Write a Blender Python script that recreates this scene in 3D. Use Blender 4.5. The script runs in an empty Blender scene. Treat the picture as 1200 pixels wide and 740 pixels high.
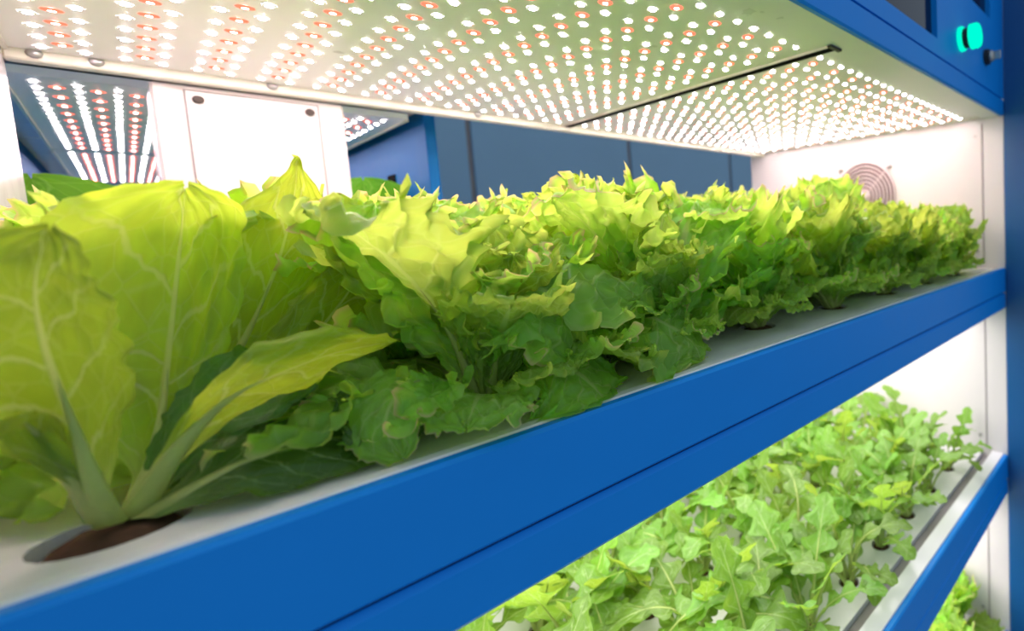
import bpy, math, random
import numpy as np
from mathutils import Vector, Matrix

scn = bpy.context.scene
COL = scn.collection
H = 1.30                       # camera height above the floor
# ------------------------------------------------------------------ camera
FPX, CX, CY = 584.13, 939.69, 311.30
CM = np.array([[0.59241, -0.80442, -0.0443], [-0.0886, -0.0104, -0.99601], [0.80075, 0.59398, -0.07743]])
u_, s_, v_ = np.linalg.svd(CM); CM = u_ @ v_
cam = bpy.data.objects.new('camera', bpy.data.cameras.new('camera'))
COL.objects.link(cam); scn.camera = cam
cam.data.sensor_width = 36.0
cam.data.lens = FPX / 1200 * 36.0
cam.data.shift_x = (600 - CX) / 1200
cam.data.shift_y = (CY - 370) / 1200
cam.data.clip_start = 0.01
cam.data.dof.use_dof = True
cam.data.dof.focus_distance = 0.43
cam.data.dof.aperture_fstop = 4.2
R3 = Matrix([list(CM[0]), list(-CM[1]), list(-CM[2])]).transposed()
cam.matrix_world = Matrix.Translation((0, 0, H)) @ R3.to_4x4()

def ray(u, v):
    return CM.T @ np.array([(u - CX) / FPX, (v - CY) / FPX, 1.0])
def at(u, v, y):               # point on the pixel's ray at depth y behind the lens plane
    r = ray(u, v); p = r * (y / r[1])
    return np.array([p[0], p[1], p[2] + H])
def depth_of(p):
    return float(CM[2] @ (np.array(p) - np.array([0, 0, H])))

# ------------------------------------------------------------------ light and exposure
w = bpy.data.worlds.new('room_light'); scn.world = w; w.use_nodes = True
bg = w.node_tree.nodes['Background']
bg.inputs[0].default_value = (0.70, 0.86, 1.0, 1); bg.inputs[1].default_value = 0.42
scn.view_settings.view_transform = 'Standard'
scn.view_settings.look = 'None'
scn.view_settings.exposure = 0.5
scn.view_settings.gamma = 1.0
scn.view_settings.use_curve_mapping = False
scn.cycles.max_bounces = 10
scn.cycles.transmission_bounces = 8
scn.cycles.diffuse_bounces = 5
scn.cycles.sample_clamp_indirect = 6.0
LED_W, LED_R = 108.0, 80.0      # brightness of the diodes
UNDER_W = 5.6                 # watts of the lamps under the shelves

# ------------------------------------------------------------------ materials
class NT:
    def __init__(self, name):
        self.m = bpy.data.materials.new(name); self.m.use_nodes = True
        self.t = self.m.node_tree; self.t.nodes.clear()
        self.out = self.t.nodes.new('ShaderNodeOutputMaterial')
    def n(self, kind, **kw):
        nd = self.t.nodes.new('ShaderNode' + kind)
        for k, v in kw.items():
            if k[0] == 'i' and k[1:].isdigit():
                self.put(nd.inputs[int(k[1:])], v)
            else: setattr(nd, k, v)
        return nd
    def put(self, sock, v):
        if hasattr(v, 'is_output'): self.t.links.new(v, sock)
        else: sock.default_value = v
    def math(self, op, a, b=0.0, c=0.0, clamp=False):
        nd = self.t.nodes.new('ShaderNodeMath'); nd.operation = op; nd.use_clamp = clamp
        for k, v in enumerate((a, b, c)): self.put(nd.inputs[k], v)
        return nd.outputs[0]
    def mix(self, f, a, b):
        nd = self.t.nodes.new('ShaderNodeMix'); nd.data_type = 'RGBA'
        self.put(nd.inputs[0], f); self.put(nd.inputs[6], a); self.put(nd.inputs[7], b)
        return nd.outputs[2]
    def ramp(self, v, lo, hi, a=0.0, b=1.0):
        nd = self.t.nodes.new('ShaderNodeMapRange'); nd.clamp = True; nd.interpolation_type = 'SMOOTHSTEP'
        for k, q in enumerate((v, lo, hi, a, b)): self.put(nd.inputs[k], q)
        return nd.outputs[0]
    def end(self, s):
        self.t.links.new(s, self.out.inputs[0]); return self.m
def rgba(c): return (c[0], c[1], c[2], 1.0)

def paint(name, col, rough=0.4, var=0.06, bump=0.02, scale=40.0, spec=0.5, metal=0.0, coat=0.0):
    N = NT(name)
    tc = N.n('TexCoord')
    nz = N.n('TexNoise'); N.put(nz.inputs['Vector'], tc.outputs['Object']); nz.inputs['Scale'].default_value = scale
    nz.inputs['Detail'].default_value = 4
    lo = [c * (1 - var) for c in col]; hi = [min(1, c * (1 + var)) for c in col]
    c = N.mix(nz.outputs[0], rgba(lo), rgba(hi))
    p = N.n('BsdfPrincipled')
    N.put(p.inputs['Base Color'], c)
    N.put(p.inputs['Roughness'], N.math('MULTIPLY_ADD', nz.outputs[0], 0.12, rough - 0.06))
    p.inputs['Specular IOR Level'].default_value = spec; p.inputs['Metallic'].default_value = metal
    p.inputs['Coat Weight'].default_value = coat
    if bump:
        b = N.n('Bump'); b.inputs['Strength'].default_value = bump; b.inputs['Distance'].default_value = 0.002
        N.put(b.inputs['Height'], nz.outputs[0]); N.put(p.inputs['Normal'], b.outputs[0])
    return N.end(p.outputs[0])
def glow(name, col, k):
    N = NT(name); e = N.n('Emission'); e.inputs[0].default_value = rgba(col); e.inputs[1].default_value = k
    return N.end(e.outputs[0])

M = {}
M['blue'] = paint('blue_lacquer', (0.0, 0.245, 0.80), 0.42, 0.03, 0.01, 25, 0.25)
M['blue_matt'] = paint('matt_blue_lacquer', (0.0, 0.12, 0.36), 0.6, 0.03, 0.01, 25, 0.2)
M['navy'] = paint('navy_lacquer', (0.006, 0.09, 0.27), 0.4, 0.05, 0.01, 25, 0.4)
M['white'] = paint('white_lacquer', (0.68, 0.65, 0.65), 0.22, 0.03, 0.01, 18)
M['lip'] = paint('glossy_white_lip', (0.86, 0.85, 0.88), 0.15, 0.02, 0.01, 18)
M['cream'] = paint('cream_lacquer', (0.70, 0.67, 0.58), 0.4, 0.05, 0.01, 18)
M['plate'] = paint('lamp_plate_enamel', (0.80, 0.79, 0.76), 0.30, 0.04, 0.01, 14)
M['board'] = paint('white_plastic_board', (0.78, 0.77, 0.78), 0.30, 0.08, 0.06, 22)
M['seam'] = paint('grey_joint', (0.30, 0.27, 0.28), 0.6, 0.1, 0.0, 30)
M['dark'] = paint('black_rubber', (0.012, 0.012, 0.014), 0.5, 0.1, 0.0, 30)
M['rubber'] = paint('matt_black_joint', (0.006, 0.006, 0.006), 0.9, 0.1, 0.0, 30, 0.05)
M['bronze'] = paint('dark_bronze_screw', (0.06, 0.045, 0.04), 0.5, 0.2, 0.0, 60, 0.4)
M['steel'] = paint('dull_steel', (0.45, 0.44, 0.45), 0.35, 0.1, 0.0, 60, 0.5, 0.9)
M['fanwire'] = paint('pinkish_grey_wire', (0.62, 0.54, 0.55), 0.35, 0.06, 0.0, 60, 0.5, 0.2)
M['fanback'] = paint('fan_dark_back', (0.20, 0.14, 0.15), 0.5, 0.1, 0.0, 60)
M['wall'] = paint('blue_grey_panel', (0.21, 0.35, 0.50), 0.5, 0.05, 0.01, 3)
M['floor'] = paint('grey_resin_floor', (0.30, 0.32, 0.33), 0.45, 0.15, 0.02, 6)
M['screen'] = paint('dark_glass', (0.004, 0.006, 0.03), 0.08, 0.2, 0.0, 10)
M['sponge'] = paint('brown_root_sponge', (0.085, 0.045, 0.026), 0.85, 0.6, 0.6, 130, 0.2)
M['green_lamp'] = glow('green_lamp_lens', (0.0, 0.82, 0.50), 1.0)
M['led_white'] = glow('white_diode', (1.0, 0.90, 0.92), LED_W)
M['led_red'] = glow('red_diode', (1.0, 0.24, 0.20), LED_R)
M['red_halo'] = glow('red_diode_halo', (1.0, 0.14, 0.08), 1.7)  # glowing ring stands in for the bloom around each red diode
M['lens'] = paint('diode_lens_rim', (0.85, 0.85, 0.82), 0.2, 0.02, 0.0, 60)

def leaf_material(name, top, through, rib, tip=None, side=8.0, slant=1.5, net=1.0, mixf=0.5, gloss=0.36, ribw=0.05):
    N = NT(name)
    uv = N.n('UVMap'); sp = N.n('SeparateXYZ'); N.put(sp.inputs[0], uv.outputs[0])
    S, V = sp.outputs[0], sp.outputs[1]
    A = N.math('ABSOLUTE', N.math('MULTIPLY_ADD', V, 2.0, -1.0))
    oi = N.n('ObjectInfo'); rnd = oi.outputs['Random']
    nz = N.n('TexNoise'); N.put(nz.inputs['Vector'], uv.outputs[0]); nz.inputs['Scale'].default_value = 6.0
    nz.inputs['Detail'].default_value = 3
    # midrib, wide near the base and thin at the tip
    wd = N.math('MULTIPLY_ADD', N.math('SUBTRACT', 1.0, S), ribw * 2.6, ribw * 0.45)
    mid = N.ramp(N.math('DIVIDE', A, wd), 0.35, 1.0, 1.0, 0.0)
    # side veins running outward and forward
    sd = N.math('SIGN', N.math('SUBTRACT', V, 0.5))
    ph = N.math('ADD', N.math('MULTIPLY', S, side), N.math('MULTIPLY', A, -slant))
    ph = N.math('ADD', ph, N.math('MULTIPLY', nz.outputs[0], 0.9))
    ph = N.math('ADD', ph, N.math('MULTIPLY', sd, 0.22))
    fr = N.math('ABSOLUTE', N.math('SUBTRACT', N.math('FRACT', ph), 0.5))
    sv = N.ramp(fr, 0.015, 0.085, 1.0, 0.0)
    sv = N.math('MULTIPLY', sv, N.ramp(A, 0.35, 1.0, 1.0, 0.25))
    vo = N.n('TexVoronoi', feature='DISTANCE_TO_EDGE')
    mp = N.n('Mapping'); N.put(mp.inputs[0], uv.outputs[0]); mp.inputs['Scale'].default_value = (13, 9, 1)
    N.put(vo.inputs['Vector'], mp.outputs[0]); vo.inputs['Scale'].default_value = 1.0
    nt = N.ramp(vo.outputs['Distance'], 0.0, 0.06, 0.6 * net, 0.0)
    vein = N.math('MAXIMUM', N.math('MAXIMUM', mid, N.math('MULTIPLY', sv, 0.75)), nt)
    pale = N.math('MAXIMUM', vein, N.ramp(S, 0.06, 0.32, 0.9, 0.0))
    # tone differences from leaf to leaf
    tone = N.math('MULTIPLY_ADD', rnd, 0.5, 0.75)
    def tint(col, f):
        hs = N.n('HueSaturation'); N.put(hs.inputs['Value'], f); N.put(hs.inputs['Color'], col)
        N.put(hs.inputs['Hue'], N.math('MULTIPLY_ADD', rnd, 0.022, 0.489)); return hs.outputs[0]
    blot = N.math('MULTIPLY_ADD', nz.outputs[0], 0.7, 0.65)
    c1 = N.mix(N.math('MULTIPLY', pale, 0.7), tint(rgba(top), N.math('MULTIPLY', tone, blot)), rgba(rib))
    c2 = N.mix(N.math('MULTIPLY', pale, 0.5), tint(rgba(through), N.math('MULTIPLY', N.math('MULTIPLY_ADD', rnd, 0.3, 0.85), blot)), rgba([min(1, q * 1.15) for q in rib]))
    if tip:
        e = N.math('MULTIPLY', N.ramp(A, 0.93, 1.0), N.ramp(S, 0.62, 0.9))
        e = N.math('MULTIPLY', e, N.math('MULTIPLY', N.ramp(rnd, 0.35, 0.8), 0.75))
        c1 = N.mix(e, c1, rgba(tip)); c2 = N.mix(e, c2, rgba([min(1, q * 1.3) for q in tip]))
    p = N.n('BsdfPrincipled'); N.put(p.inputs['Base Color'], c1); p.inputs['Roughness'].default_value = gloss
    p.inputs['Specular IOR Level'].default_value = 0.45
    b = N.n('Bump'); b.inputs['Strength'].default_value = 0.35; b.inputs['Distance'].default_value = 0.0015
    hgt = N.math('SUBTRACT', N.math('MULTIPLY', vo.outputs['Distance'], 0.9), vein)
    N.put(b.inputs['Height'], hgt); N.put(p.inputs['Normal'], b.outputs[0])
    t = N.n('BsdfTranslucent'); N.put(t.inputs[0], c2); N.put(t.inputs['Normal'], b.outputs[0])
    ms = N.n('MixShader', i0=mixf, i1=p.outputs[0], i2=t.outputs[0])
    return N.end(ms.outputs[0])

M['leaf_broad'] = leaf_material('broad_lettuce_leaf', (0.22, 0.36, 0.03), (0.76, 0.92, 0.07), (0.72, 0.78, 0.34), None, 5.5, 1.3, 0.4, 0.56, 0.42, 0.030)
M['leaf_shaded'] = leaf_material('shaded_lettuce_leaf', (0.12, 0.22, 0.02), (0.36, 0.48, 0.02), (0.50, 0.56, 0.22), None, 5.5, 1.3, 0.4, 0.52, 0.45, 0.030)  # shadow on the front leaf, put into a darker, less translucent colour
M['leaf_frill'] = leaf_material('frilly_lettuce_leaf', (0.19, 0.43, 0.06), (0.76, 0.97, 0.14), (0.66, 0.78, 0.28), (0.78, 0.50, 0.34), 8.0, 2.0, 0.5, 0.56, 0.34)
M['leaf_dark'] = leaf_material('dark_lettuce_leaf', (0.065, 0.19, 0.025), (0.26, 0.46, 0.02), (0.34, 0.50, 0.16), None, 7.0, 1.8, 0.35, 0.42, 0.34)  # deep shade among the low leaves is put into this green
M['leaf_rocket'] = leaf_material('rocket_leaf', (0.14, 0.31, 0.035), (0.42, 0.64, 0.05), (0.46, 0.62, 0.24), None, 7.0, 1.2, 0.6, 0.42, 0.38)
M['leaf_choi'] = leaf_material('pak_choi_leaf', (0.06, 0.26, 0.02), (0.22, 0.55, 0.02), (0.30, 0.60, 0.10), None, 5.0, 1.0, 0.8, 0.4, 0.3)
M['stalk'] = leaf_material('pale_green_stalk', (0.46, 0.58, 0.14), (0.70, 0.82, 0.18), (0.52, 0.62, 0.20), None, 5, 1, 0.2, 0.35, 0.45)

# ------------------------------------------------------------------ mesh helpers
class MB:
    def __init__(self): self.v = []; self.f = []; self.mi = []
    def add(self, vs, fs, mi=0):
        o = len(self.v); self.v += [tuple(map(float, q)) for q in vs]
        self.f += [tuple(i + o for i in q) for q in fs]; self.mi += [mi] * len(fs); return self
    def box(self, x0, x1, y0, y1, z0, z1, b=0.0, mi=0):
        if b <= 0:
            vs = [(x, y, z) for z in (z0, z1) for y in (y0, y1) for x in (x0, x1)]
            fs = [(0, 2, 3, 1), (4, 5, 7, 6), (0, 1, 5, 4), (2, 6, 7, 3), (0, 4, 6, 2), (1, 3, 7, 5)]
            return self.add(vs, fs, mi)
        b = min(b, (x1 - x0) * .45, (y1 - y0) * .45, (z1 - z0) * .45)
        lo = (x0, y0, z0); hi = (x1, y1, z1); vs = []; idx = {}
        for sx in (0, 1):
            for sy in (0, 1):
                for sz in (0, 1):
                    s = (sx, sy, sz)
                    for ax in range(3):        # the corner of the face normal to ax
                        p = []
                        for k in range(3):
                            e = hi[k] if s[k] else lo[k]
                            p.append(e if k == ax else e + (-b if s[k] else b))
                        idx[(s, ax)] = len(vs); vs.append(p)
        fs = []
        for ax in range(3):
            o = [k for k in range(3) if k != ax]
            for sv in (0, 1):
                q = []
                for a, c in ((0, 0), (1, 0), (1, 1), (0, 1)):
                    s = [0, 0, 0]; s[ax] = sv; s[o[0]] = a; s[o[1]] = c; q.append(idx[(tuple(s), ax)])
                fs.append(q)
        for ax in range(3):                    # edges along ax
            o = [k for k in range(3) if k != ax]
            for a in (0, 1):
                for c in (0, 1):
                    s0 = [0, 0, 0]; s0[o[0]] = a; s0[o[1]] = c; s1 = list(s0); s1[ax] = 1
                    s0, s1 = tuple(s0), tuple(s1)
                    fs.append((idx[(s0, o[0])], idx[(s1, o[0])], idx[(s1, o[1])], idx[(s0, o[1])]))
        for s in [(a, c, e) for a in (0, 1) for c in (0, 1) for e in (0, 1)]:
            fs.append((idx[(s, 0)], idx[(s, 1)], idx[(s, 2)]))
        return self.add(vs, fs, mi)
    def lathe(self, prof, c=(0, 0, 0), ax='z', seg=24, mi=0, cap=True):
        """prof: (radius, height) pairs, axis through c"""
        vs = []; fs = []
        for r, h in prof:
            for k in range(seg):
                a = 2 * math.pi * k / seg; p, q = r * math.cos(a), r * math.sin(a)
                d = {'z': (p, q, h), 'y': (p, h, q), 'x': (h, p, q)}[ax]
                vs.append((c[0] + d[0], c[1] + d[1], c[2] + d[2]))
        for j in range(len(prof) - 1):
            for k in range(seg):
                k2 = (k + 1) % seg
                fs.append((j * seg + k, j * seg + k2, (j + 1) * seg + k2, (j + 1) * seg + k))
        if cap:
            fs.append(tuple(range(seg - 1, -1, -1))); fs.append(tuple(range((len(prof) - 1) * seg, len(prof) * seg)))
        return self.add(vs, fs, mi)
    def torus(self, c, R, r, ax='x', seg=40, ms=8):
        vs = []; fs = []
        for i in range(seg):
            a = 2 * math.pi * i / seg
            for j in range(ms):
                b = 2 * math.pi * j / ms; rr = R + r * math.cos(b); h = r * math.sin(b)
                d = {'x': (h, rr * math.cos(a), rr * math.sin(a)), 'z': (rr * math.cos(a), rr * math.sin(a), h)}[ax]
                vs.append((c[0] + d[0], c[1] + d[1], c[2] + d[2]))
        for i in range(seg):
            for j in range(ms):
                i2, j2 = (i + 1) % seg, (j + 1) % ms
                fs.append((i * ms + j, i2 * ms + j, i2 * ms + j2, i * ms + j2))
        return self.add(vs, fs)
    def tube(self, pts, rad, seg=8, mi=0):
        pts = [Vector(p) for p in pts]; vs = []; fs = []; n = len(pts)
        up = Vector((0.13, 0.31, 0.94))
        for i, p in enumerate(pts):
            t = (pts[min(i + 1, n - 1)] - pts[max(i - 1, 0)]).normalized()
            a = t.cross(up)
            if a.length < .05: a = t.cross(Vector((1, 0, 0)))
            a.normalize(); b = t.cross(a)
            r = rad[i] if hasattr(rad, '__len__') else rad
            for k in range(seg):
                q = 2 * math.pi * k / seg; vs.append(tuple(p + a * (r * math.cos(q)) + b * (r * math.sin(q))))
        for i in range(n - 1):
            for k in range(seg):
                k2 = (k + 1) % seg
                fs.append((i * seg + k, i * seg + k2, (i + 1) * seg + k2, (i + 1) * seg + k))
        fs.append(tuple(range(seg - 1, -1, -1))); fs.append(tuple(range((n - 1) * seg, n * seg)))
        return self.add(vs, fs, mi)
    def mesh(self, name, mats, smooth=False):
        me = bpy.data.meshes.new(name); me.from_pydata(self.v, [], self.f)
        for m in (mats if isinstance(mats, (list, tuple)) else [mats]): me.materials.append(m)
        me.polygons.foreach_set('material_index', self.mi)
        me.polygons.foreach_set('use_smooth', [smooth] * len(self.f))
        me.update()
        import bmesh
        bm = bmesh.new(); bm.from_mesh(me); bmesh.ops.recalc_face_normals(bm, faces=bm.faces); bm.to_mesh(me); bm.free()
        return me
    def build(self, name, mats, parent=None, smooth=False):
        return link(name, self.mesh(name, mats, smooth), parent)
def link(name, me, parent=None):
    o = bpy.data.objects.new(name, me); COL.objects.link(o)
    if parent is not None:
        o.parent = parent; o.matrix_parent_inverse = parent_inv(parent)
    return o
def world_loc(p):
    t = p.location.copy()
    if p.parent is not None: t += world_loc(p.parent) + p.matrix_parent_inverse.to_translation()
    return t
def parent_inv(p): return Matrix.Translation(-world_loc(p))
def empty(name, loc, label, cat, group=None):
    o = bpy.data.objects.new(name, None); COL.objects.link(o); o.location = loc
    o.empty_display_size = 0.05
    return tag(o, label, cat, group)
def tag(o, label=None, cat=None, group=None, kind=None):
    if label: o['label'] = label
    if cat: o['category'] = cat
    if group: o['group'] = group
    if kind: o['kind'] = kind
    return o
ORD = ['first', 'second', 'third', 'fourth', 'fifth', 'sixth', 'seventh', 'eighth', 'ninth', 'tenth', 'eleventh', 'twelfth']

# ------------------------------------------------------------------ the room
WY = 3.06
fl = MB().box(-4, 5, -3.0, WY + .2, -0.1, 0.0).build('floor', M['floor']); tag(fl, 'smooth grey floor under the racks', 'floor', kind='structure')
wb = MB().box(-4, 5, WY + .02, WY + .15, 0.0, 2.6).build('wall_back', M['seam']); tag(wb, 'blue-grey panel wall behind the racks', 'wall', kind='structure')
for k in range(-5, 5):
    x0 = 1.156 + (k - 0) * 1.0
    if x0 < -4 or x0 + 1 > 5: continue
    MB().box(x0 + .012, x0 + .988, WY, WY + .02, 0.02, 2.6, 0.006).build('wall_panel', M['wall'], wb)

# ------------------------------------------------------------------ the rack
FY = 0.341                    # front plane of the rack
XL, XR = -0.068, 1.345        # inner faces of the two side panels
BY = 1.16                     # back plane
ZS = [H - 0.129, H - 0.629, H - 1.129]          # tops of the shelf lips
ZT = H + 0.256                # lower edge of the header
rack = empty('growing_rack', (0.64, 0.75, 0.0), 'blue framed growing rack with white inner side panels and a row of shelves', 'rack')
def P(mb, name, mat, smooth=False, parent=rack): return mb.build(name, mat, parent, smooth)

sp = P(MB().box(XR, XR + .03, FY + .002, 1.203, 0.02, H + .262, 0.001), 'side_panel', M['white'])
for z0, z1 in ((H - .115, H + .245), (H - .62, H - .245), (H - 1.12, H - .74)):
    P(MB().box(XR - .0012, XR + .001, FY + .054, FY + .0575, z0, z1), 'panel_joint', M['seam'], parent=sp)
    for zz in (z0 + .03, z1 - .03):
        P(MB().lathe([(.0045, -.0025), (.0045, -.0012), (.003, 0.0)], (XR, FY + .073, zz), 'x', 10), 'screw', M['steel'], parent=sp)
sl = P(MB().box(XL - .03, XL, FY + .002, BY, 0.02, H + .262, 0.001), 'side_panel', M['white'])
# fan grille on the right panel
FC = (XR, 0.745, H + .083)
fg = P(MB().lathe([(.098, -.002), (.1, 0.0)], FC, 'x', 48), 'fan_grille', M['fanback'])
for k in range(8):
    P(MB().torus((FC[0] - .009, FC[1], FC[2]), .1 - .0115 * k, .0030, 'x', 48, 6), 'wire_ring', M['fanwire'], True, fg)
P(MB().lathe([(.014, -.012), (.016, -.004)], FC, 'x', 20), 'hub_disc', M['fanwire'], True, fg)
for k in range(4):
    a = math.pi / 4 + k * math.pi / 2
    P(MB().tube([(FC[0] - .006, FC[1] + math.cos(a) * r, FC[2] + math.sin(a) * r) for r in (.01, .115)], .0022, 6), 'wire_spoke', M['fanwire'], True, fg)
    P(MB().lathe([(.006, -.009), (.007, -.004), (.007, 0)], (FC[0], FC[1] + math.cos(a) * .118, FC[2] + math.sin(a) * .118), 'x', 12), 'screw', M['steel'], True, fg)
# posts
P(MB().box(XR - .003, XR + .075, FY - .055, FY + .002, 0.0, H + .62, 0.004), 'post', M['navy'])
P(MB().box(XR + .004, XR + .07, FY - .066, FY - .056, 0.0, H + .62, 0.003), 'door_seal', M['rubber'])
P(MB().box(XR - .002, XR + .16, FY - .13, FY - .067, 0.0, H + .62, 0.008), 'door_edge', M['blue_matt'])
P(MB().box(XL - .07, XL - .004, FY, FY + .06, 0.0, H + .62, 0.004), 'post', M['blue'])
for x in (XL - .07, XR + .03): P(MB().box(x, x + .04, BY, BY + .05, 0.0, H + .62, 0.004), 'post', M['blue'])
# shelf beams: upper band, groove and set-back lower band with a rounded top edge
for i, z in enumerate(ZS):
    z2 = max(z - .106, 0.004)
    P(MB().box(XL - .004, XR - .003, FY, FY + .012, z - .0625, z, 0.0025), 'shelf_beam', M['blue'])
    P(MB().box(XL - .004, XR - .003, FY + .0005, FY + .02, z2, z - .0650, 0.004), 'lower_beam', M['blue'])
    P(MB().box(XL - .004, XR - .003, FY + .006, FY + .016, z - .07, z - .058), 'beam_groove', M['dark'])
    lw = .022 if i == 0 else .042
    P(MB().box(XL, XR, FY + .0115, FY + lw, z - .004, z + .0006, 0.0012), 'shelf_lip', M['lip'])
    if i:
        P(MB().box(XL, XR, FY + lw, FY + .066, z - .03, z - .016), 'drain_channel', M['seam'])
    P(MB().box(XL, XR, FY + .02, BY - .02, z2 + .012, z - .034), 'shelf_tray', M['white'])
    P(MB().box(XL, XR, BY - .018, BY, z2, z + .004, 0.002), 'back_beam', M['white'])
# ceiling edge strip and back rail over the top shelf
P(MB().box(XL, XR, FY + .012, FY + .058, ZT + .002, ZT + .012), 'ceiling_strip', M['plate'])
rail = P(MB().box(XL, XR, BY - .022, BY, H + .2475, H + .268, 0.002), 'back_rail', M['cream'])
for u, v in ((41, 70), (114, 79), (320, 107), (560, 138)):
    q = at(u, v, BY - .023); P(MB().lathe([(.005, 0.002), (.0065, -.001), (.004, -.004)], (q[0], BY - .0222, H + .257), 'y', 10), 'bolt', M['steel'], True, rail)
P(MB().box(XL - .07, XR + .07, FY + .02, BY + .05, H + .285, H + .30), 'top_plate', M['white'])
# header
hd = P(MB().box(XL - .07, XR - .003, FY, FY + .012, ZT, ZT + .0405, 0.003), 'header_beam', M['blue'])
XW = [(0.25, 0.90, H + .327, H + .56), (0.95, 1.232, H + .460, H + .575)]
hz0, hz1 = ZT + .0415, H + .62
mbh = MB()
xs = [XL - .07, .25, .90, .95, 1.232, XR - .003]
mbh.box(xs[0], xs[1], FY, FY + .012, hz0, hz1); mbh.box(xs[2], xs[3], FY, FY + .012, hz0, hz1); mbh.box(xs[4], xs[5], FY, FY + .012, hz0, hz1)
for x0, x1, z0, z1 in XW:
    mbh.box(x0, x1, FY, FY + .012, hz0, z0); mbh.box(x0, x1, FY, FY + .012, z1, hz1)
hp = P(mbh, 'header_panel', M['blue'])
for x0, x1, z0, z1 in XW:
    P(MB().box(x0, x1, FY + .011, FY + .02, z0, z1), 'display_window', M['screen'], parent=hp)
# lit push button and key switch
bc = (1.025, FY, H + .3585)
bt = P(MB().lathe([(.0235, 0.0), (.0235, -.006), (.021, -.0085)], bc, 'y', 28), 'push_button', M['green_lamp'], True)  # glowing base disc stands in for the cap's reflection in the header
P(MB().lathe([(.019, -.0085), (.019, -.021)], bc, 'y', 28), 'collar', M['dark'], parent=bt)
P(MB().lathe([(.0235, -.021), (.0235, -.033), (.021, -.037), (.012, -.0385)], bc, 'y', 28), 'button_cap', M['green_lamp'], True, bt)
kc = (1.19, FY, H + .363)
ks = P(MB().lathe([(.017, 0.0), (.017, -.009)], kc, 'y', 24), 'key_switch', M['dark'])
P(MB().lathe([(.0125, -.009), (.0125, -.016), (.008, -.02)], kc, 'y', 20), 'key_barrel', M['steel'], True, ks)
P(MB().box(kc[0] - .002, kc[0] + .002, FY - .034, FY - .018, kc[2] - .009, kc[2] + .009, .001), 'key_tab', M['steel'], parent=ks)
# white service column at the back with its screwed cover
cl = P(MB().box(.040, .246, BY + .001, BY + .12, H - .13, H + .2470, 0.003), 'service_column', M['white'])
cv = P(MB().box(.0715, .2125, BY - .0015, BY + .002, H - .06, H + .2385, 0.0006), 'cover_plate', M['white'], parent=cl)
for a in ((.0700, .0712), (.2128, .2140)):
    P(MB().box(a[0], a[1], BY - .0004, BY + .002, H - .06, H + .24), 'cover_joint', M['seam'], parent=cl)
P(MB().box(.0700, .2140, BY - .0004, BY + .002, H + .2388, H + .2402), 'cover_joint', M['seam'], parent=cl)
for x in (.083, .2025):
    P(MB().lathe([(.0058, 0.0005), (.0058, -.003), (.0035, -.0042)], (x, BY - .0015, H + .2265), 'y', 14), 'screw', M['bronze'], True, cl)

# ------------------------------------------------------------------ lamp panels
def led_mesh(name, core, rim, k0=1.0, k1=1.0):
    m = MB(); n = 10; vs = [(0, 0, -.0017)]; fs = []
    for r, z in ((.0023 * k0, -.0016), (.0034 * k0, -.0013), (.0056 * k1, -0.0003)):
        vs += [(r * math.cos(2 * math.pi * k / n), r * math.sin(2 * math.pi * k / n), z) for k in range(n)]
    f0 = [(0, 1 + (k + 1) % n, 1 + k) for k in range(n)]
    ring = lambda j: [(1 + j * n + k, 1 + j * n + (k + 1) % n, 1 + (j + 1) * n + (k + 1) % n, 1 + (j + 1) * n + k) for k in range(n)]
    m.add(vs, f0 + ring(0), 0); o = len(m.f)
    m.f += ring(1); m.mi += [1] * n
    return m.mesh(name, [core, rim], True)
LW = led_mesh('white_led', M['led_white'], M['lens']); LR = led_mesh('red_led', M['led_red'], M['red_halo'], .80, 1.4)
def lamp_panel(x0, x1, y0, y1, z, wcols, rcols, wrows, rrows, label, group, edge=.012):
    t = empty('led_panel', ((x0 + x1) / 2, (y0 + y1) / 2, z), label, 'grow light', group)
    MB().box(x0, x1, y0, y1, z, z + .012, 0.001).build('lamp_plate', M['plate'], t)
    for a, b in ((x0, x0 + .004), (x1 - .004, x1)):
        MB().box(a, b, y0, y1, z - .0035, z - .0001).build('edge_strip', M['cream'], t)
    spots = [(x, y, 0) for x in wcols for y in wrows] + [(x, y, 1) for x in rcols for y in rrows]
    def key(q):
        p = CM @ np.array([q[0], q[1], z - H])
        if p[2] < .02: return 9
        u, v = FPX * p[0] / p[2] + CX, FPX * p[1] / p[2] + CY
        return p[2] + (0 if (-8 < u < 1208 and -8 < v < 748) else 5)
    spots.sort(key=key)
    tl = t.location
    for x, y, r in spots[:300]:
        o = bpy.data.objects.new('led', LR if r else LW); COL.objects.link(o); o.parent = t
        o.location = (x - tl.x, y - tl.y, 0)
    if len(spots) > 300:
        m = MB()
        for x, y, r in spots[300:]:
            me = LR if r else LW
            vs = [(v.co.x + x, v.co.y + y, v.co.z + z) for v in me.vertices]
            o0 = len(m.v); m.v += vs
            for pl in me.polygons:
                m.f.append(tuple(i + o0 for i in pl.vertices)); m.mi.append(pl.material_index + 2 * r)
        o = m.build('led_field', [M['led_white'], M['lens'], M['led_red'], M['red_halo']], t, True); o['kind'] = 'stuff'
    return t
ZL = H + .2608
WR = [0.441 + .0479 * k for k in range(15)]; RR = [0.465 + .0479 * k for k in range(14)]
lamp_panel(XL + .001, .634, .399, 1.138, ZL, [-.039 + .0306 * k for k in range(22)], [-.0237 + .0612 * k for k in range(11)], WR, RR,
           'white lamp panel dotted with white and red diodes, ending at the service column side', None)
lamp_panel(.642, 1.334, .399, 1.138, ZL, [.666 + .0306 * k for k in range(22)], [.6813 + .0612 * k for k in range(11)], WR, RR,
           'white lamp panel dotted with white and red diodes, meeting the fan wall', None)
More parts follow.
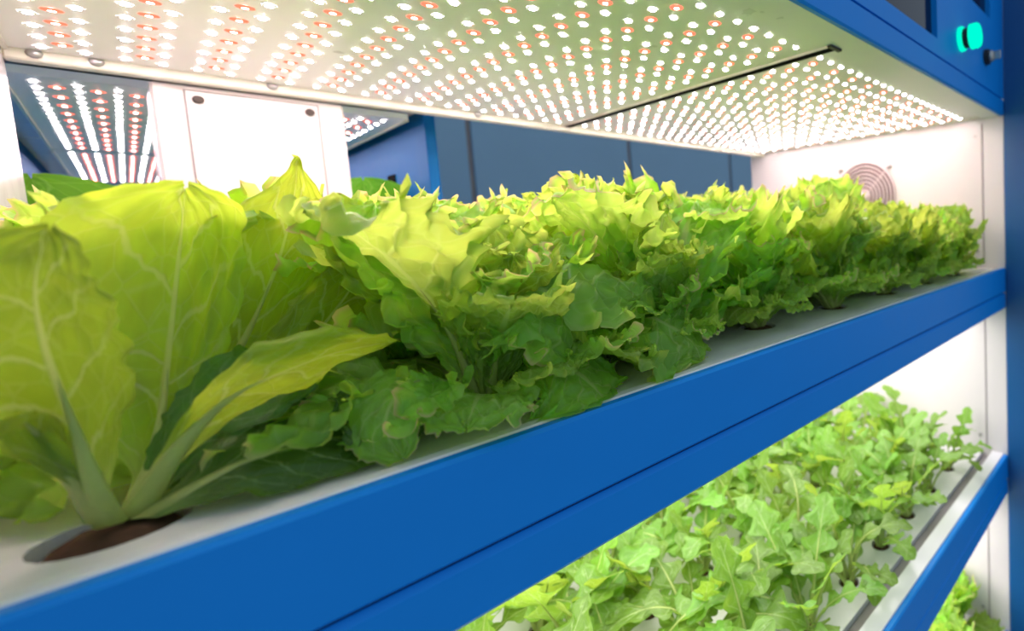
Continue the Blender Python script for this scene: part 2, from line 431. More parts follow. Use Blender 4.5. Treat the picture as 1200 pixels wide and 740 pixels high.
bpy_seam = P(MB().box(.6315, .6445, .40, 1.138, ZL - .0048, ZL + .012), 'lamp_joint', M['rubber'])
P(MB().box(.622, .652, .392, .400, ZL - .006, ZL + .002, .001), 'lamp_clip', M['dark'])
# lamps under the top and the middle shelf
for i in (0, 1):
    z = ZS[i] - .107
    for k, (a, b) in enumerate(((XL + .02, .62), (.65, XR - .02))):
        t = empty('led_panel', ((a + b) / 2, .75, z), 'flat white lamp panel under the %s shelf, %s' % (('lettuce', 'rocket')[i], ('by the service column', 'by the fan wall')[k]), 'grow light')
        MB().box(a, b, FY + .05, BY - .05, z, z + .012).build('lamp_plate', M['plate'], t)
        L = bpy.data.lights.new('lamp', 'AREA'); L.shape = 'RECTANGLE'; L.size = b - a - .02; L.size_y = .66; L.energy = UNDER_W; L.color = (1, .90, .93)
        lo = bpy.data.objects.new('lamp_light', L); COL.objects.link(lo); lo.parent = t; lo.location = (0, 0, -.004)

# ------------------------------------------------------------------ planting boards with holes
def board(name, x0, x1, y0, y1, z, cells, r, label, th=.012):
    """cells: hole centres on a grid given as (xs, ys)"""
    xs, ys = cells[:2]; off = cells[2] if len(cells) > 2 else [0] * len(xs); m = MB(); seg = 20
    ex = [x0] + [(a + b) / 2 for a, b in zip(xs, xs[1:])] + [x1]
    ey = [y0] + [(a + b) / 2 for a, b in zip(ys, ys[1:])] + [y1]
    for i, cx in enumerate(xs):
        for j, cy in enumerate(ys):
            a, b, c, d = ex[i], ex[i + 1], ey[j], ey[j + 1]
            if j == 0: cy += off[i]
            ang = [2 * math.pi * k / seg for k in range(seg)]
            inner = [(cx + r * math.cos(t), cy + r * math.sin(t)) for t in ang]
            outer = []
            for t in ang:
                dx, dy = math.cos(t), math.sin(t)
                q = min(((b - cx) / dx if dx > 1e-6 else (a - cx) / dx if dx < -1e-6 else 9), ((d - cy) / dy if dy > 1e-6 else (c - cy) / dy if dy < -1e-6 else 9))
                outer.append((cx + dx * q, cy + dy * q))
            vs = [(p[0], p[1], z) for p in outer] + [(p[0], p[1], z) for p in inner] + [(p[0], p[1], z - th) for p in inner]
            fs = []
            for k in range(seg):
                k2 = (k + 1) % seg
                fs += [(k, k2, seg + k2, seg + k), (seg + k, seg + k2, 2 * seg + k2, 2 * seg + k)]
            corners = [(b, d), (a, d), (a, c), (b, c)]
            for q, (px, py) in enumerate(corners):
                t = math.atan2(py - cy, px - cx) % (2 * math.pi); k = int(t / (2 * math.pi) * seg) % seg
                vs.append((px, py, z)); fs.append((k, len(vs) - 1, (k + 1) % seg))
            m.add(vs, fs)
    for p, q in (((x0, y0), (x1, y0)), ((x1, y0), (x1, y1)), ((x1, y1), (x0, y1)), ((x0, y1), (x0, y0))):
        m.add([(p[0], p[1], z), (q[0], q[1], z), (q[0], q[1], z - th), (p[0], p[1], z - th)], [(0, 1, 2, 3)])
    me = m.mesh(name, M['board'])
    o = link(name, me); return tag(o, label, 'board')
X1 = [-.015 + .17 * k for k in range(8)]; Y1 = [.409, .585, .760, .935]
board('planting_board', XL + .001, XR - .001, FY + .0225, BY - .02, ZS[0] - .0022, (X1, Y1, (0, .012, .022, .036, .026, .02, .015, .01)), .0245, 'white planting board with round holes under the lettuces')
X2 = [-.02 + .122 * k for k in range(11)]; Y2 = [.455 + .122 * k for k in range(6)]
board('planting_board', XL + .001, XR - .001, FY + .0665, BY - .02, ZS[1] - .006, (X2, Y2), .018, 'white planting board under the rocket plants')
X3 = [.0 + .16 * k for k in range(9)]; Y3 = [.47, .65, .83, 1.01]
board('planting_board', XL + .001, XR - .001, FY + .0665, BY - .02, ZS[2] - .006, (X3, Y3), .0245, 'white planting board on the bottom shelf')

# ------------------------------------------------------------------ leaves
def crom(pts, n):
    p = np.array(pts, float); p = np.vstack([2 * p[0] - p[1], p, 2 * p[-1] - p[-2]])
    k = len(p) - 3; out = []
    for i in range(n + 1):
        t = i / n * k; j = min(int(t), k - 1); f = t - j
        a, b, c, d = p[j:j + 4]
        out.append(.5 * ((2 * b) + (-a + c) * f + (2 * a - 5 * b + 4 * c - d) * f * f + (-a + 3 * b - 3 * c + d) * f ** 3))
    return np.array(out)
def interp(prof, s):
    a = np.array(prof, float); return np.interp(s, a[:, 0], a[:, 1])
def smooth_prof(prof, s):
    x = interp(prof, s)
    k = np.array([1, 2, 3, 2, 1.]) / 9
    return np.convolve(np.pad(x, 2, mode='edge'), k, 'valid')
def leaf_data(mid, lw, rw, hint, ns=64, nt=26, cup=0.5, a1=.10, f1=2.5, a2=.0, f2=9.0, tooth=.0, ft=14.0, puck=.015, seed=0, petiole=.006, pet_to=.55, curl=0.0, lobes=None):
    """mid: control points; lw, rw: half widths (s, metres); hint: rough facing of the upper side.
    Rows of the sheet fan out from the rib to points spaced evenly along the margin."""
    rg = np.random.RandomState(seed)
    K = 160
    m = crom(mid, K); sk = np.linspace(0, 1, K + 1)
    T = np.gradient(m, axis=0); T /= np.linalg.norm(T, axis=1)[:, None]
    total = np.linalg.norm(np.diff(m, axis=0), axis=1).sum()
    hints = np.array(hint, float)
    if hints.ndim == 1: hints = np.repeat(hints[None], K + 1, 0)
    else: hints = np.stack([np.interp(sk, np.linspace(0, 1, len(hints)), hints[:, k]) for k in range(3)], 1)
    Lv = np.cross(T, hints); Lv /= np.linalg.norm(Lv, axis=1)[:, None] + 1e-9
    Nv = np.cross(Lv, T)
    def frame(V, S): return np.stack([np.interp(S, sk, V[:, k]) for k in range(3)], -1)
    sig = np.linspace(0, 1, ns + 1); h = nt // 2
    t = (np.arange(h + 1) / h) ** .85
    Pside, Uside = [], []
    ph = rg.rand(12) * 6.28
    wm = float(np.mean([np.max([b for _, b in lw]), np.max([b for _, b in rw])]))
    for side, pr in ((-1, lw), (1, rw)):
        w = smooth_prof(pr, sk); w = np.convolve(np.pad(w, 3, mode='edge'), np.ones(7) / 7, 'valid'); w[-1] = min(w[-1], .02 * wm + .0)
        if lobes is not None: w = w * lobes(sk, side > 0)
        arc = np.concatenate([[0], np.cumsum(np.hypot(np.diff(sk) * total, np.diff(w)))]); arc /= arc[-1]
        so = np.interp(sig, arc, sk); wo = np.interp(so, sk, w)
        sr = .97 * sig ** 1.05 if lobes is None else so * .5 + .5 * .97 * sig
        Sg, A = np.meshgrid(sig, t, indexing='ij')
        k = A ** 1.15
        S = sr[:, None] * (1 - k) + so[:, None] * k
        o = 0 if side > 0 else 5
        env = np.clip((S - .12) / .25, 0, 1)
        tp = 2 * np.pi * ft * Sg + ph[o]
        saw = np.sin(tp + 1.2 * np.sin(tp * .31 + ph[1])) * .6 + np.sin(tp * 2.13 + ph[2]) * .4 + .12 * np.sin(tp * .41 + ph[3])
        Wt = wo[:, None] * A * (1 + tooth * saw * A ** 3 * env)
        S = np.clip(S + tooth * .35 * saw * A ** 4 * env * wm / total * np.clip((S - .7) / .25, 0, 1) * np.clip(2 * wo[:, None] / wm, 0, 1), 0, 1.03)
        c = max(abs(cup), 1e-3)
        lat = wm * np.sin(c * Wt / wm) / c; nor = math.copysign(1, cup) * wm * (1 - np.cos(c * Wt / wm)) / c
        e1 = np.clip(Wt / wm, 0, 1.2) * .5 + A ** 1.4 * .5
        ph1 = 2 * np.pi * f1 * Sg + ph[o + 1] + .8 * np.sin(5.3 * Sg + ph[o + 2])
        ph2 = 2 * np.pi * f2 * Sg + ph[o + 3] + 1.2 * np.sin(7.7 * Sg + ph[2]) + .6 * np.sin(19 * Sg + ph[o + 4])
        ph3 = 2 * np.pi * f2 * 2.6 * Sg + ph[o + 4] + 1.5 * np.sin(13 * Sg + ph[3])
        e2 = np.clip((A - .38) / .62, 0, 1) ** 1.5; e3 = np.clip((A - .70) / .30, 0, 1) ** 1.2
        fade = np.clip(1.6 * wo[:, None] / wm, 0, 1); e2 = e2 * fade; e3 = e3 * fade; e1 = e1 * fade
        nor = nor + env * wm * (a1 * e1 * A * np.sin(ph1) + a2 * e2 * np.sin(ph2) + a2 * .55 * e3 * np.sin(ph3))
        tan = env * wm * (a2 * .85 * e2 * np.cos(ph2) + a2 * .42 * e3 * np.cos(ph3))
        lat = lat - env * wm * a2 * .35 * e2 * (1 + np.sin(ph2 + 1.0)) * .5 * np.clip(wo[:, None] / wm, 0, 1)
        pk = np.sin(17 * S + 3 * np.sin(6 * A + ph[1]) + ph[2]) * np.sin(9 * A * (1 + .3 * S) + 2 * np.sin(8 * S + ph[3]) + ph[o])
        pk = pk + .55 * np.sin(43 * S + 2 * np.sin(11 * A + ph[3]) + ph[1]) * np.sin(21 * A + 2.5 * np.sin(15 * S + ph[o]) + ph[2])
        nor = nor + puck * env * wm * pk * np.clip(A * 4, 0, 1) * 1.5
        if curl:
            e = np.clip((A - .80) / .20, 0, 1); kk = np.clip(.35 + .9 * np.sin(ph1 * 1.3 + ph[4]), 0, 1)
            nor = nor + curl * wm * e ** 1.5 * kk * env; lat = lat - curl * wm * e ** 2.5 * kk * .9 * env
        # the tip of the rib bends on straight
        over = np.clip(S - 1, 0, None)[..., None] * total
        Sc = np.clip(S, 0, 1)
        Pt = frame(m, Sc) + side * lat[..., None] * frame(Lv, Sc) + nor[..., None] * frame(Nv, Sc) + (tan[..., None] + over) * frame(T, Sc)
        Pside.append(Pt); Uside.append(np.stack([np.clip(S, 0, 1), .5 + side * A * .5], -1))
    Pt = np.concatenate([Pside[0][:, ::-1], Pside[1][:, 1:]], 1); U = np.concatenate([Uside[0][:, ::-1], Uside[1][:, 1:]], 1)
    nw = Pt.shape[1]
    verts = Pt.reshape(-1, 3); uv = U.reshape(-1, 2)
    i, j = np.meshgrid(np.arange(ns), np.arange(nw - 1), indexing='ij')
    F = np.stack([i * nw + j, (i + 1) * nw + j, (i + 1) * nw + j + 1, i * nw + j + 1], -1).reshape(-1, 4)
    if petiole:                                # fleshy rib along the underside
        n2 = 26; seg = 8; rv = []; ru = []
        for a in range(n2 + 1):
            f = a / n2; q = f * pet_to; r = petiole * (.03 + .97 * (1 - f) ** 1.1)
            c, l, n = frame(m, q), frame(Lv, q), frame(Nv, q)
            for b in range(seg):
                an = 2 * np.pi * b / seg
                rv.append(c + l * (r * 1.3 * np.cos(an)) + n * (r * .8 * np.sin(an) - r * .35)); ru.append((q, .5))
        o = len(verts); verts = np.vstack([verts, np.array(rv)]); uv = np.vstack([uv, np.array(ru)])
        RF = [(o + a * seg + b, o + (a + 1) * seg + b, o + (a + 1) * seg + (b + 1) % seg, o + a * seg + (b + 1) % seg) for a in range(n2) for b in range(seg)]
        nf = len(F); F = np.vstack([F, np.array(RF)])
    else: nf = len(F)
    return verts, F, uv, nf
def leaf_mesh(name, mat, *a, origin=(0, 0, 0), clamp=None, **k):
    v, F, uv, nf = leaf_data(*a, **k)
    if clamp is not None:
        near = (v[:, 2] < clamp + .03) & (v[:, 1] < FY + .004); v[near, 1] = FY + .004 + .25 * (v[near, 1] - FY - .004).clip(-.01, 0)
        low = v[:, 2] < clamp; v[low, 2] = clamp + .08 * (clamp - v[low, 2]).clip(0, .02)
    v = v - np.array(origin)
    me = bpy.data.meshes.new(name)
    me.vertices.add(len(v)); me.vertices.foreach_set('co', v.astype(np.float32).ravel())
    me.loops.add(F.size); me.loops.foreach_set('vertex_index', F.astype(np.int32).ravel())
    me.polygons.add(len(F)); me.polygons.foreach_set('loop_start', np.arange(0, F.size, 4, dtype=np.int32))
    me.update(calc_edges=True)
    ul = me.uv_layers.new(name='UVMap'); ul.data.foreach_set('uv', uv[F.ravel()].astype(np.float32).ravel())
    me.polygons.foreach_set('use_smooth', [True] * len(F)); me.materials.append(mat); me.materials.append(M['stalk'])
    me.polygons.foreach_set('material_index', [0] * nf + [1] * (len(F) - nf)); me.update()
    return me

def arch(a0, a1, n=6, L=1.0):
    """control points of a rib that leaves the crown at a0 degrees above level and ends at a1"""
    p = [np.array([0., 0, 0])]
    for k in range(n):
        a = math.radians(a0 + (a1 - a0) * ((k + .5) / n) ** 1.25)
        p.append(p[-1] + np.array([math.cos(a), 0, math.sin(a)]) * L / n)
    return p
W_FR = [(0, .055), (.12, .07), (.3, .16), (.5, .30), (.66, .40), (.8, .43), (.9, .39), (.96, .28), (.99, .15), (1, .0)]
def scaled(prof, k): return [(a, b * k) for a, b in prof]
FR = {'outer': [], 'mid': [], 'inner': []}
rr = random.Random(4)
for k in range(5):
    FR['outer'].append(leaf_mesh('frilly_leaf', M['leaf_frill'], arch(rr.uniform(48, 62), rr.uniform(-50, -15)), scaled(W_FR, rr.uniform(.95, 1.1)), scaled(W_FR, rr.uniform(.95, 1.1)),
        (-.3, 0, 1), 120, 36, cup=.55, a1=.20, f1=1.7, a2=.11, f2=7.0, tooth=.09, ft=18, puck=.045, seed=10 + k, petiole=.032))
for k in range(5):
    FR['mid'].append(leaf_mesh('frilly_leaf', M['leaf_frill'], arch(rr.uniform(70, 82), rr.uniform(5, 40)), scaled(W_FR, rr.uniform(.85, 1.0)), scaled(W_FR, rr.uniform(.85, 1.0)),
        (-1, 0, .6), 120, 36, cup=.70, a1=.17, f1=1.8, a2=.115, f2=7.5, tooth=.10, ft=19, puck=.045, seed=41 + k, petiole=.03))
for k in range(4):
    FR['inner'].append(leaf_mesh('frilly_leaf', M['leaf_frill'], arch(rr.uniform(82, 92), rr.uniform(55, 85)), scaled(W_FR, rr.uniform(.75, .9)), scaled(W_FR, rr.uniform(.75, .9)),
        (-1, 0, .2), 120, 36, cup=.95, a1=.17, f1=1.8, a2=.12, f2=7.5, tooth=.10, ft=19, puck=.045, seed=61 + k, petiole=.026))
W_BR = [(0, .06), (.15, .08), (.35, .22), (.55, .38), (.72, .42), (.86, .36), (.95, .22), (1, .05)]
BRL = [leaf_mesh('broad_leaf', M['leaf_broad'], arch(rr.uniform(50, 75), rr.uniform(-10, 45)), scaled(W_BR, 1), scaled(W_BR, 1), (-.8, 0, 1), 60, 24,
        cup=.6, a1=.12, f1=2.2, a2=.05, f2=6, tooth=.07, ft=9, puck=.03, seed=70 + k, petiole=.03) for k in range(4)]

def plug(parent, x, y, z, r=.021):
    m = MB(); seg = 18; rg = random.Random(int(x * 1000) + 7)
    prof = [(r, -.03), (r, -.006), (r * .86, -.002), (r * .5, .001)]
    m.lathe(prof, (x, y, z), 'z', seg)
    m.v = [(a + rg.uniform(-1, 1) * .0012, b + rg.uniform(-1, 1) * .0012, c + rg.uniform(-1, 1) * .0012) for a, b, c in m.v]
    return m.build('root_sponge', M['sponge'], parent, True)
PLUGS = {}
def shared_plug(parent, key, r):
    if key not in PLUGS:
        t = MB(); t.lathe([(r, -.03), (r, -.006), (r * .86, -.002), (r * .5, .001)], (0, 0, 0), 'z', 14)
        rg = random.Random(3); t.v = [(a + rg.uniform(-1, 1) * .001, b + rg.uniform(-1, 1) * .001, c + rg.uniform(-1, 1) * .001) for a, b, c in t.v]
        PLUGS[key] = t.mesh('root_sponge', M['sponge'], True)
    o = bpy.data.objects.new('root_sponge', PLUGS[key]); COL.objects.link(o); o.parent = parent
VCO = {}
def put_leaf(parent, me, az, L, tilt=0.0, roll=0.0, lift=0.0, name='leaf', squash=1.0, room=None):
    """room: (xmin, xmax, ymin, zmin) the leaf has to stay inside; it is raised or shortened until it does"""
    o = bpy.data.objects.new(name, me); COL.objects.link(o); o.parent = parent
    def mat(): return Matrix.Rotation(az, 4, 'Z') @ Matrix.Translation((.006, 0, lift)) @ Matrix.Rotation(tilt, 4, 'Y') @ Matrix.Rotation(roll, 4, 'X') @ Matrix.Diagonal((L, L * squash, L, 1))
    if room:
        if me.name not in VCO:
            c = np.zeros(len(me.vertices) * 3, np.float32); me.vertices.foreach_get('co', c); VCO[me.name] = c.reshape(-1, 3)
        c = VCO[me.name]; c = c[np.linalg.norm(c, axis=1) > .12]
        for _ in range(14):
            m = np.array(mat()); w = c @ m[:3, :3].T + m[:3, 3] + np.array(parent.location)
            bad_z = w[:, 2].min() < room[3]
            bad_s = w[:, 0].min() < room[0] or w[:, 0].max() > room[1] or w[:, 1].min() < room[2]
            if not (bad_z or bad_s): break
            if bad_z: tilt -= .09
            if bad_s: L *= .93; tilt -= .03
    o.matrix_basis = mat()
    return o
def lettuce(x, y, z, size, seed, label, group, n=(9, 6, 5), skip=None, hug=None, room=None):
    rg = random.Random(seed)
    t = empty('lettuce', (x, y, z), label, 'lettuce', group)
    az = rg.uniform(0, 6.28)
    for kind, cnt, ls, lf in (('outer', n[0], (.80, 1.0), 0.0), ('mid', n[1], (.92, 1.08), .006), ('inner', n[2], (.75, .98), .012)):
        for k in range(cnt):
            az += 2.39996 + rg.uniform(-.25, .25)
            a = az % 6.2832
            f = 1.0
            if hug: f = hug(a)
            put_leaf(t, rg.choice(FR[kind]), az, size * rg.uniform(*ls) * f, (rg.uniform(-.05, .34 if f > .9 else .12) if kind == 'outer' else rg.uniform(-.16, .10)) - (0.25 if f < .64 else 0), rg.uniform(-.2, .2), lf, room=room)
    shared_plug(t, 'big', .0215)
    return t
ZB = ZS[0] - .0022
# ---- broad-leaved lettuce in the hole by the service column: leaves shaped one by one
hx, hy = X1[0], Y1[0]
p1 = empty('lettuce', (hx, hy, ZB), 'broad-leaved pale green lettuce in the first front hole, veins showing through its backlit leaves', 'lettuce', None)
CAMV = np.array([0, 0, H])
def hero(parent, pix, lw, rw, face=None, mat='leaf_broad', name='leaf', **k):
    """pix: (u, v, y) along the rib; lw, rw: half widths in photo pixels along the leaf"""
    pts = [at(*q) for q in pix]
    ds = [depth_of(q) for q in pts]; ss = np.linspace(0, 1, len(pts))
    mid = pts[len(pts) // 2]
    if face is None: face = mid - CAMV
    P3 = np.array(pts); TT = np.gradient(P3, axis=0); hh = np.array(face, float)
    hh = np.repeat(hh[None], len(pts), 0) if hh.ndim == 1 else np.stack([np.interp(ss, np.linspace(0, 1, len(hh)), hh[:, k]) for k in range(3)], 1)
    LL = np.cross(TT, hh); LL /= np.linalg.norm(LL, axis=1)[:, None]
    def pix_of(p):
        q = CM @ (np.array(p) - CAMV); return np.array([FPX * q[0] / q[2] + CX, FPX * q[1] / q[2] + CY])
    sc = [max(np.linalg.norm(pix_of(p + l * .004) - pix_of(p - l * .004)) / .008, .45 * FPX / d) for p, l, d in zip(P3, LL, ds)]
    def conv(pr): return [(a, b / float(np.interp(a, ss, sc))) for a, b in pr]
    org = parent.location
    me = leaf_mesh(name, M[mat], pts, conv(lw), conv(rw), face, origin=tuple(org), clamp=ZS[0] + .001, **k)
    o = bpy.data.objects.new(name, me); COL.objects.link(o); o.parent = parent
    return o
# leaf leaning toward the lens, toothed right margin
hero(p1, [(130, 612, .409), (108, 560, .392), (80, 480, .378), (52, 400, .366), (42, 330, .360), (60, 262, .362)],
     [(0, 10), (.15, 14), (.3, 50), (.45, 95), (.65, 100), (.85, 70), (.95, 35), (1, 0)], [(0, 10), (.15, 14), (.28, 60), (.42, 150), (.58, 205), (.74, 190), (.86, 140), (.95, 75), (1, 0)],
     (.10, 1, .3), cup=.12, a1=.06, f1=1.6, a2=.025, f2=5, tooth=.12, ft=6, puck=.022, seed=3, petiole=.0040, pet_to=.50, ns=90, mat='leaf_shaded')
# large leaf standing behind it
hero(p1, [(150, 608, .415), (178, 540, .435), (193, 460, .455), (200, 400, .47), (211, 290, .48), (218, 212, .475)],
     [(0, 10), (.15, 14), (.3, 40), (.5, 66), (.68, 84), (.82, 92), (.93, 78), (.98, 45), (1, 0)], [(0, 10), (.15, 16), (.3, 80), (.45, 135), (.6, 152), (.78, 150), (.9, 125), (.97, 70), (1, 0)],
     (-.3, 1, .15), cup=.30, a1=.07, f1=1.6, a2=.035, f2=5, tooth=.05, ft=9, puck=.030, seed=5, petiole=.0042, pet_to=.5, ns=90, curl=.0)
# leaf reaching right, rim curled up
hero(p1, [(158, 604, .415), (205, 530, .408), (265, 470, .402), (330, 437, .400), (400, 412, .405), (466, 400, .415)],
     [(0, 8), (.2, 22), (.4, 40), (.6, 50), (.8, 44), (.93, 26), (1, 0)], [(0, 8), (.2, 16), (.4, 30), (.6, 30), (.8, 24), (.93, 14), (1, 0)],
     [(.2, 1, .8), (.0, 1, .7), (-.3, .8, .9)], cup=.5, a1=.16, f1=2.0, a2=.04, f2=5, tooth=.07, ft=6, puck=.02, seed=8, petiole=.005, curl=.30, ns=80)
# low dark leaf lying over the board
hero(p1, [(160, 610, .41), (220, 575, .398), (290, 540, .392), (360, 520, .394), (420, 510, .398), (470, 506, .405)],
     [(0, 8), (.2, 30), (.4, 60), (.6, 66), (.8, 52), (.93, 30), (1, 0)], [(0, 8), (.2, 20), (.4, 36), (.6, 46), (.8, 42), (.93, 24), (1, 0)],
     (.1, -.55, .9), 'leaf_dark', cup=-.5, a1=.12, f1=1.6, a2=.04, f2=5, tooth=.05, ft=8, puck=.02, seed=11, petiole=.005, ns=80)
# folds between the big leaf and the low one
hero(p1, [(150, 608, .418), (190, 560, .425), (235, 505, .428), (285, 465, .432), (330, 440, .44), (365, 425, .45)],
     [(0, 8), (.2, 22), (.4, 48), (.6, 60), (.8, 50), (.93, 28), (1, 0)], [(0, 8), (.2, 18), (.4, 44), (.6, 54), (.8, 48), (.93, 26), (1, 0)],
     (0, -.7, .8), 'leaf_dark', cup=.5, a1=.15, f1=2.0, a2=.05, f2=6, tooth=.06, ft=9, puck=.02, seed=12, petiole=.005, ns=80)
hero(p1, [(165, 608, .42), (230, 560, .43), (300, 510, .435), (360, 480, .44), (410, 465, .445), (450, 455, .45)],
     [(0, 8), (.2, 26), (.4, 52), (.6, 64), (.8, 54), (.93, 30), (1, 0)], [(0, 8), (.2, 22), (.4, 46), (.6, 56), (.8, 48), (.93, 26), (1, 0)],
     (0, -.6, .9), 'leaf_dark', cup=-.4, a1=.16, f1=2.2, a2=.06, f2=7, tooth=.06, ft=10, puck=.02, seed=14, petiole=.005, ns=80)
# tall leaf with a pinched tip
hero(p1, [(170, 590, .44), (235, 480, .475), (290, 390, .495), (325, 310, .505), (343, 240, .505), (350, 182, .50)],
     [(0, 8), (.2, 20), (.4, 48), (.6, 66), (.76, 60), (.88, 26), (.95, 6), (.98, 9), (1, 0)], [(0, 8), (.2, 24), (.4, 60), (.6, 74), (.76, 64), (.88, 28), (.95, 6), (.98, 11), (1, 0)],
     (-.1, 1, .2), cup=.5, a1=.12, f1=1.8, a2=.04, f2=5, tooth=.04, ft=8, puck=.025, seed=15, petiole=.005, curl=.12, ns=80)
# bright leaf to the right of it
hero(p1, [(190, 590, .44), (275, 490, .475), (345, 420, .49), (395, 360, .495), (425, 315, .495), (440, 270, .49)],
     [(0, 8), (.2, 20), (.4, 44), (.6, 60), (.8, 58), (.93, 34), (1, 0)], [(0, 8), (.2, 18), (.4, 36), (.6, 44), (.8, 42), (.93, 26), (1, 0)],
     (0, 1, .35), cup=.5, a1=.16, f1=2.0, a2=.06, f2=6, tooth=.06, ft=9, puck=.025, seed=17, petiole=.005, curl=.18, ns=80)
# bent leaf at the left of the first one
hero(p1, [(120, 606, .405), (86, 560, .395), (50, 515, .385), (18, 490, .375), (-8, 500, .368), (-20, 540, .365)],
     [(0, 8), (.2, 20), (.4, 34), (.6, 40), (.8, 34), (.93, 20), (1, 0)], [(0, 8), (.2, 20), (.4, 34), (.6, 40), (.8, 34), (.93, 20), (1, 0)],
     [(.3, .2, 1), (.0, .2, 1), (-.8, -.2, .5)], cup=-.4, a1=.12, f1=2, a2=.04, f2=6, tooth=.06, ft=8, puck=.02, seed=21, petiole=.004, ns=80)
plug(p1, 0, 0, 0).location = (0, 0, 0)
bpy.data.objects['root_sponge'].matrix_parent_inverse = Matrix.Identity(4)

# ---- the frilly heads
rg = random.Random(21)
UPN = (-.1, -.7, .8)
EXTRA = {1: [([(566, 478, .421), (530, 450, .405), (492, 446, .390), (462, 468, .378), (452, 505, .368), (474, 540, .360)], 56, 'leaf_frill', [(0, -.4, 1), (0, -.6, .9), (-.6, -1, .3)]),
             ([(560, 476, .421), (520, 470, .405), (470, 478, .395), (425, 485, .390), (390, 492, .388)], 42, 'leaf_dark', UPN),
             ([(578, 478, .421), (612, 440, .402), (648, 428, .388), (682, 440, .374), (706, 466, .362), (718, 486, .356)], 50, 'leaf_frill', [(0, -.4, 1), (.2, -.6, .9), (.6, -1, .4)]),
             ([(576, 470, .421), (588, 385, .412), (612, 342, .398), (645, 345, .385), (668, 385, .376), (676, 432, .372)], 62, 'leaf_frill', [(0, -.2, 1), (.2, -.6, .9), (.5, -1, .5)])],
         2: [([(770, 415, .431), (755, 385, .418), (760, 372, .402), (785, 382, .386), (812, 402, .376), (822, 424, .370)], 46, 'leaf_frill', [(0, -.3, 1), (.2, -.6, .9), (.5, -1, .4)]),
             ([(766, 415, .431), (742, 360, .415), (722, 328, .402), (728, 330, .388), (750, 352, .380)], 60, 'leaf_frill', [(0, -.2, 1), (.2, -.6, .9), (.5, -1, .5)])]}
ROWN = ['front row', 'second row', 'third row']
for j in range(3):
    for i in range(8):
        if i == 0 and j == 0: continue
        x, y = X1[i], Y1[j] + (0, .012, .022, .036, .026, .02, .015, .01)[i] * (j == 0)
        size = rg.uniform(.192, .208) if j == 0 else rg.uniform(.192, .214)
        if j == 0 and i == 7: size = .165
        if j == 0 and i == 6: size = .172
        if i == 0: size *= .92
        if i >= 5 and j > 0: size *= .84
        if i == 5 and j == 0: size *= .86
        if i == 4 and j == 0: size *= 1.04
        if i == 1: size *= .86
        def hug(a, i=i, j=j):
            f = 1.0
            if j == 0 and math.sin(a) < -.35: f = min(f, .72)
            return f
        label = 'frilly light green lettuce, %s of the %s counted from the fan wall' % (ORD[7 - i], ROWN[j])
        t = lettuce(x, y, ZB, size, 100 + j * 10 + i, label, 'frilly lettuces on the top shelf', hug=hug,
                    room=(XL + .004, XR - .004, FY - .012 if i == 1 else FY + (.026 if i < 4 else .012), ZS[0] + .001))
        if j == 0 and i in EXTRA:
            for k, (rib, wl, mat, face) in enumerate(EXTRA[i]):
                pr = [(0, .12 * wl), (.15, .2 * wl), (.35, .6 * wl), (.55, .92 * wl), (.75, wl), (.9, .75 * wl), (.97, .4 * wl), (1, 0)]
                hero(t, rib, pr, pr, face, mat, cup=-.5, a1=.18, f1=1.8, a2=.09, f2=6, tooth=.09, ft=12, puck=.035, seed=200 + 10 * i + k, petiole=.004, ns=100, nt=30)

# ---- rocket on the middle shelf
def rocket_lobes(S, right):
    ph = 0.0 if right else .9
    q = .5 + .5 * np.cos(2 * np.pi * 5.0 * S + ph)
    deep = np.clip((.95 - S) / .16, 0, 1)
    return 1 - deep * .86 * (1 - q ** .8)
W_RK = [(0, .016), (.18, .020), (.28, .085), (.45, .14), (.62, .16), (.78, .15), (.88, .115), (.95, .075), (.98, .04), (1, .0)]
RK = [leaf_mesh('rocket_leaf', M['leaf_rocket'], arch(rr.uniform(58, 86), rr.uniform(-50, 45)), scaled(W_RK, rr.uniform(.9, 1.15)), scaled(W_RK, rr.uniform(.9, 1.15)), (-.6, 0, 1), 90, 12,
      cup=.4, a1=.18, f1=2.2, a2=.05, f2=5, tooth=.05, ft=8, puck=.02, seed=90 + k, petiole=.02, pet_to=.8, lobes=rocket_lobes) for k in range(9)]
rg = random.Random(5)
for j in range(6):
    for i in range(11):
        if i < 2: continue
        x, y = X2[i] , Y2[j]
        t = empty('rocket_plant', (x, y, ZS[1] - .006), 'lobed rocket plant, %s from the fan wall, %s row behind the white lip' % (ORD[10 - i], ORD[j]), 'rocket plant', 'rocket plants on the middle shelf')
        az = rg.uniform(0, 6)
        for k in range(9):
            az += 2.4 + rg.uniform(-.3, .3); L = rg.uniform(.14, .22)
            put_leaf(t, rg.choice(RK), az, L, rg.uniform(-.3, .15), rg.uniform(-.4, .4), .002, room=(XL + .004, XR - .004, FY + .004, ZS[1] + .001))
        shared_plug(t, 'small', .016)
# ---- yellowish lettuces on the bottom shelf, by the fan wall
for i in (5, 6, 7, 8):
    lettuce(X3[i], Y3[0], ZS[2] - .006, .17, 300 + i, 'frilly yellow-green lettuce on the bottom shelf, %s from the side wall' % ORD[8 - i], 'lettuces on the bottom shelf', (6, 5, 4),
            room=(XL + .004, XR - .004, FY + .004, ZS[2] + .001))

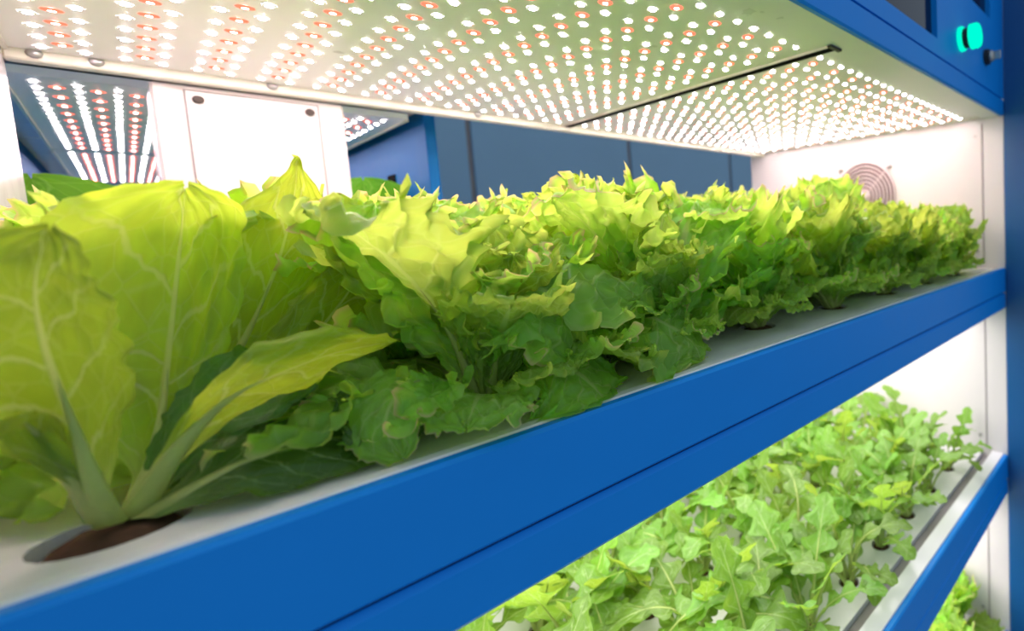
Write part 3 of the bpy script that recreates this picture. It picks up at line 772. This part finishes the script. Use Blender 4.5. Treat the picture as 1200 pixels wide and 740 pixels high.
# ------------------------------------------------------------------ the racks behind
def back_rack(y0, y1, label, lamp_label, rows):
    t = empty('growing_rack', (.14, (y0 + y1) / 2, 0), label, 'rack')
    a, b = -.125, .402
    for x in (a - .02, b):
        pn = MB().box(x, x + .02, y0, y1, 0.02, H + .35, 0.002).build('end_panel', M['blue_matt'], t)
        if x == b:
            for q in (.22, .34, .62):
                MB().box(x - .003, x + .0, y0 + q, y0 + q + .055, H + .02, H + .17, .001).build('vent_slot', M['rubber'], pn)
    MB().box(a, b, y0, y1, H + .285, H + .30).build('top_plate', M['white'], t)
    MB().box(a, b, y0, y0 + .02, H - .235, H - .129, .002).build('shelf_beam', M['blue'], t)
    MB().box(a, b, y0 + .02, y1, H - .16, H - .14).build('shelf_tray', M['white'], t)
    for z in (.1, .57):
        MB().box(a, b, y0, y1, z, z + .1, .002).build('shelf_beam', M['blue'], t)
    wc = [-.058 + .0365 * k for k in range(12)]; rc = [-.040 + .0365 * k for k in range(11)]
    n = int((y1 - y0 - .05) / .046)
    lamp_panel(-.085, .376, y0 + .005, y1 - .005, ZL, wc, rc, [y0 + .045 + .046 * k for k in range(n)], [y0 + .075 + .078 * k for k in range(int(n * .046 / .078))], lamp_label, None)
back_rack(1.285, 2.12, 'blue rack standing behind the white service column', 'lamp panel with white and red diode lines in the rack behind the service column', 17)
back_rack(2.13, 2.97, 'farther blue rack against the blue-grey wall', 'lamp panel with diode lines in the rack against the blue-grey wall', 16)
W_CH = [(0, .05), (.3, .06), (.42, .20), (.58, .36), (.74, .38), (.88, .30), (.96, .17), (1, .05)]
CH = [leaf_mesh('pak_choi_leaf', M['leaf_choi'], arch(80, 30 + 15 * k), scaled(W_CH, 1), scaled(W_CH, 1), (-1, 0, .6), 30, 14, cup=.5, a1=.05, f1=1.5, a2=0, tooth=0, puck=.01, seed=120 + k, petiole=.04) for k in range(3)]
def choi(x, y, L, label, seed, lead=True):
    t = empty('pak_choi', (x, y, H - .139), label, 'pak choi', 'pak choi in the racks behind')
    rg = random.Random(seed)
    if lead: put_leaf(t, CH[2], -1.6, L * 1.12, -.12, .1, 0)
    for k in range(7): put_leaf(t, CH[k % 3], k * .9 + .3, L * rg.uniform(.75, .95), rg.uniform(-.1, .2), 0, 0)
    shared_plug(t, 'small', .016)
q = at(80, 228, 1.45); choi(q[0], 1.45, .25, 'round-leaved dark green pak choi beside the narrow white wall', 60)
q = at(150, 226, 1.55); choi(q[0], 1.55, .225, 'round-leaved dark green pak choi under the diode lines', 61)
q = at(437, 228, 1.52); choi(q[0], 1.52, .27, 'round-leaved dark green pak choi by the blue end panel with slots', 62)
for b, y0 in enumerate((1.68, 2.3)):  # mostly hidden rest of the trays, added so green bounces onto the lamp plates
    for j in range(3):
        for i in range(3):
            choi(-.02 + .15 * i, y0 + .17 * j, .17, 'pak choi in the %s rack, %s row, %s from its slotted end panel' % (('nearer', 'farther')[b], ORD[j], ORD[2 - i]), 70 + 9 * b + 3 * j + i, False)
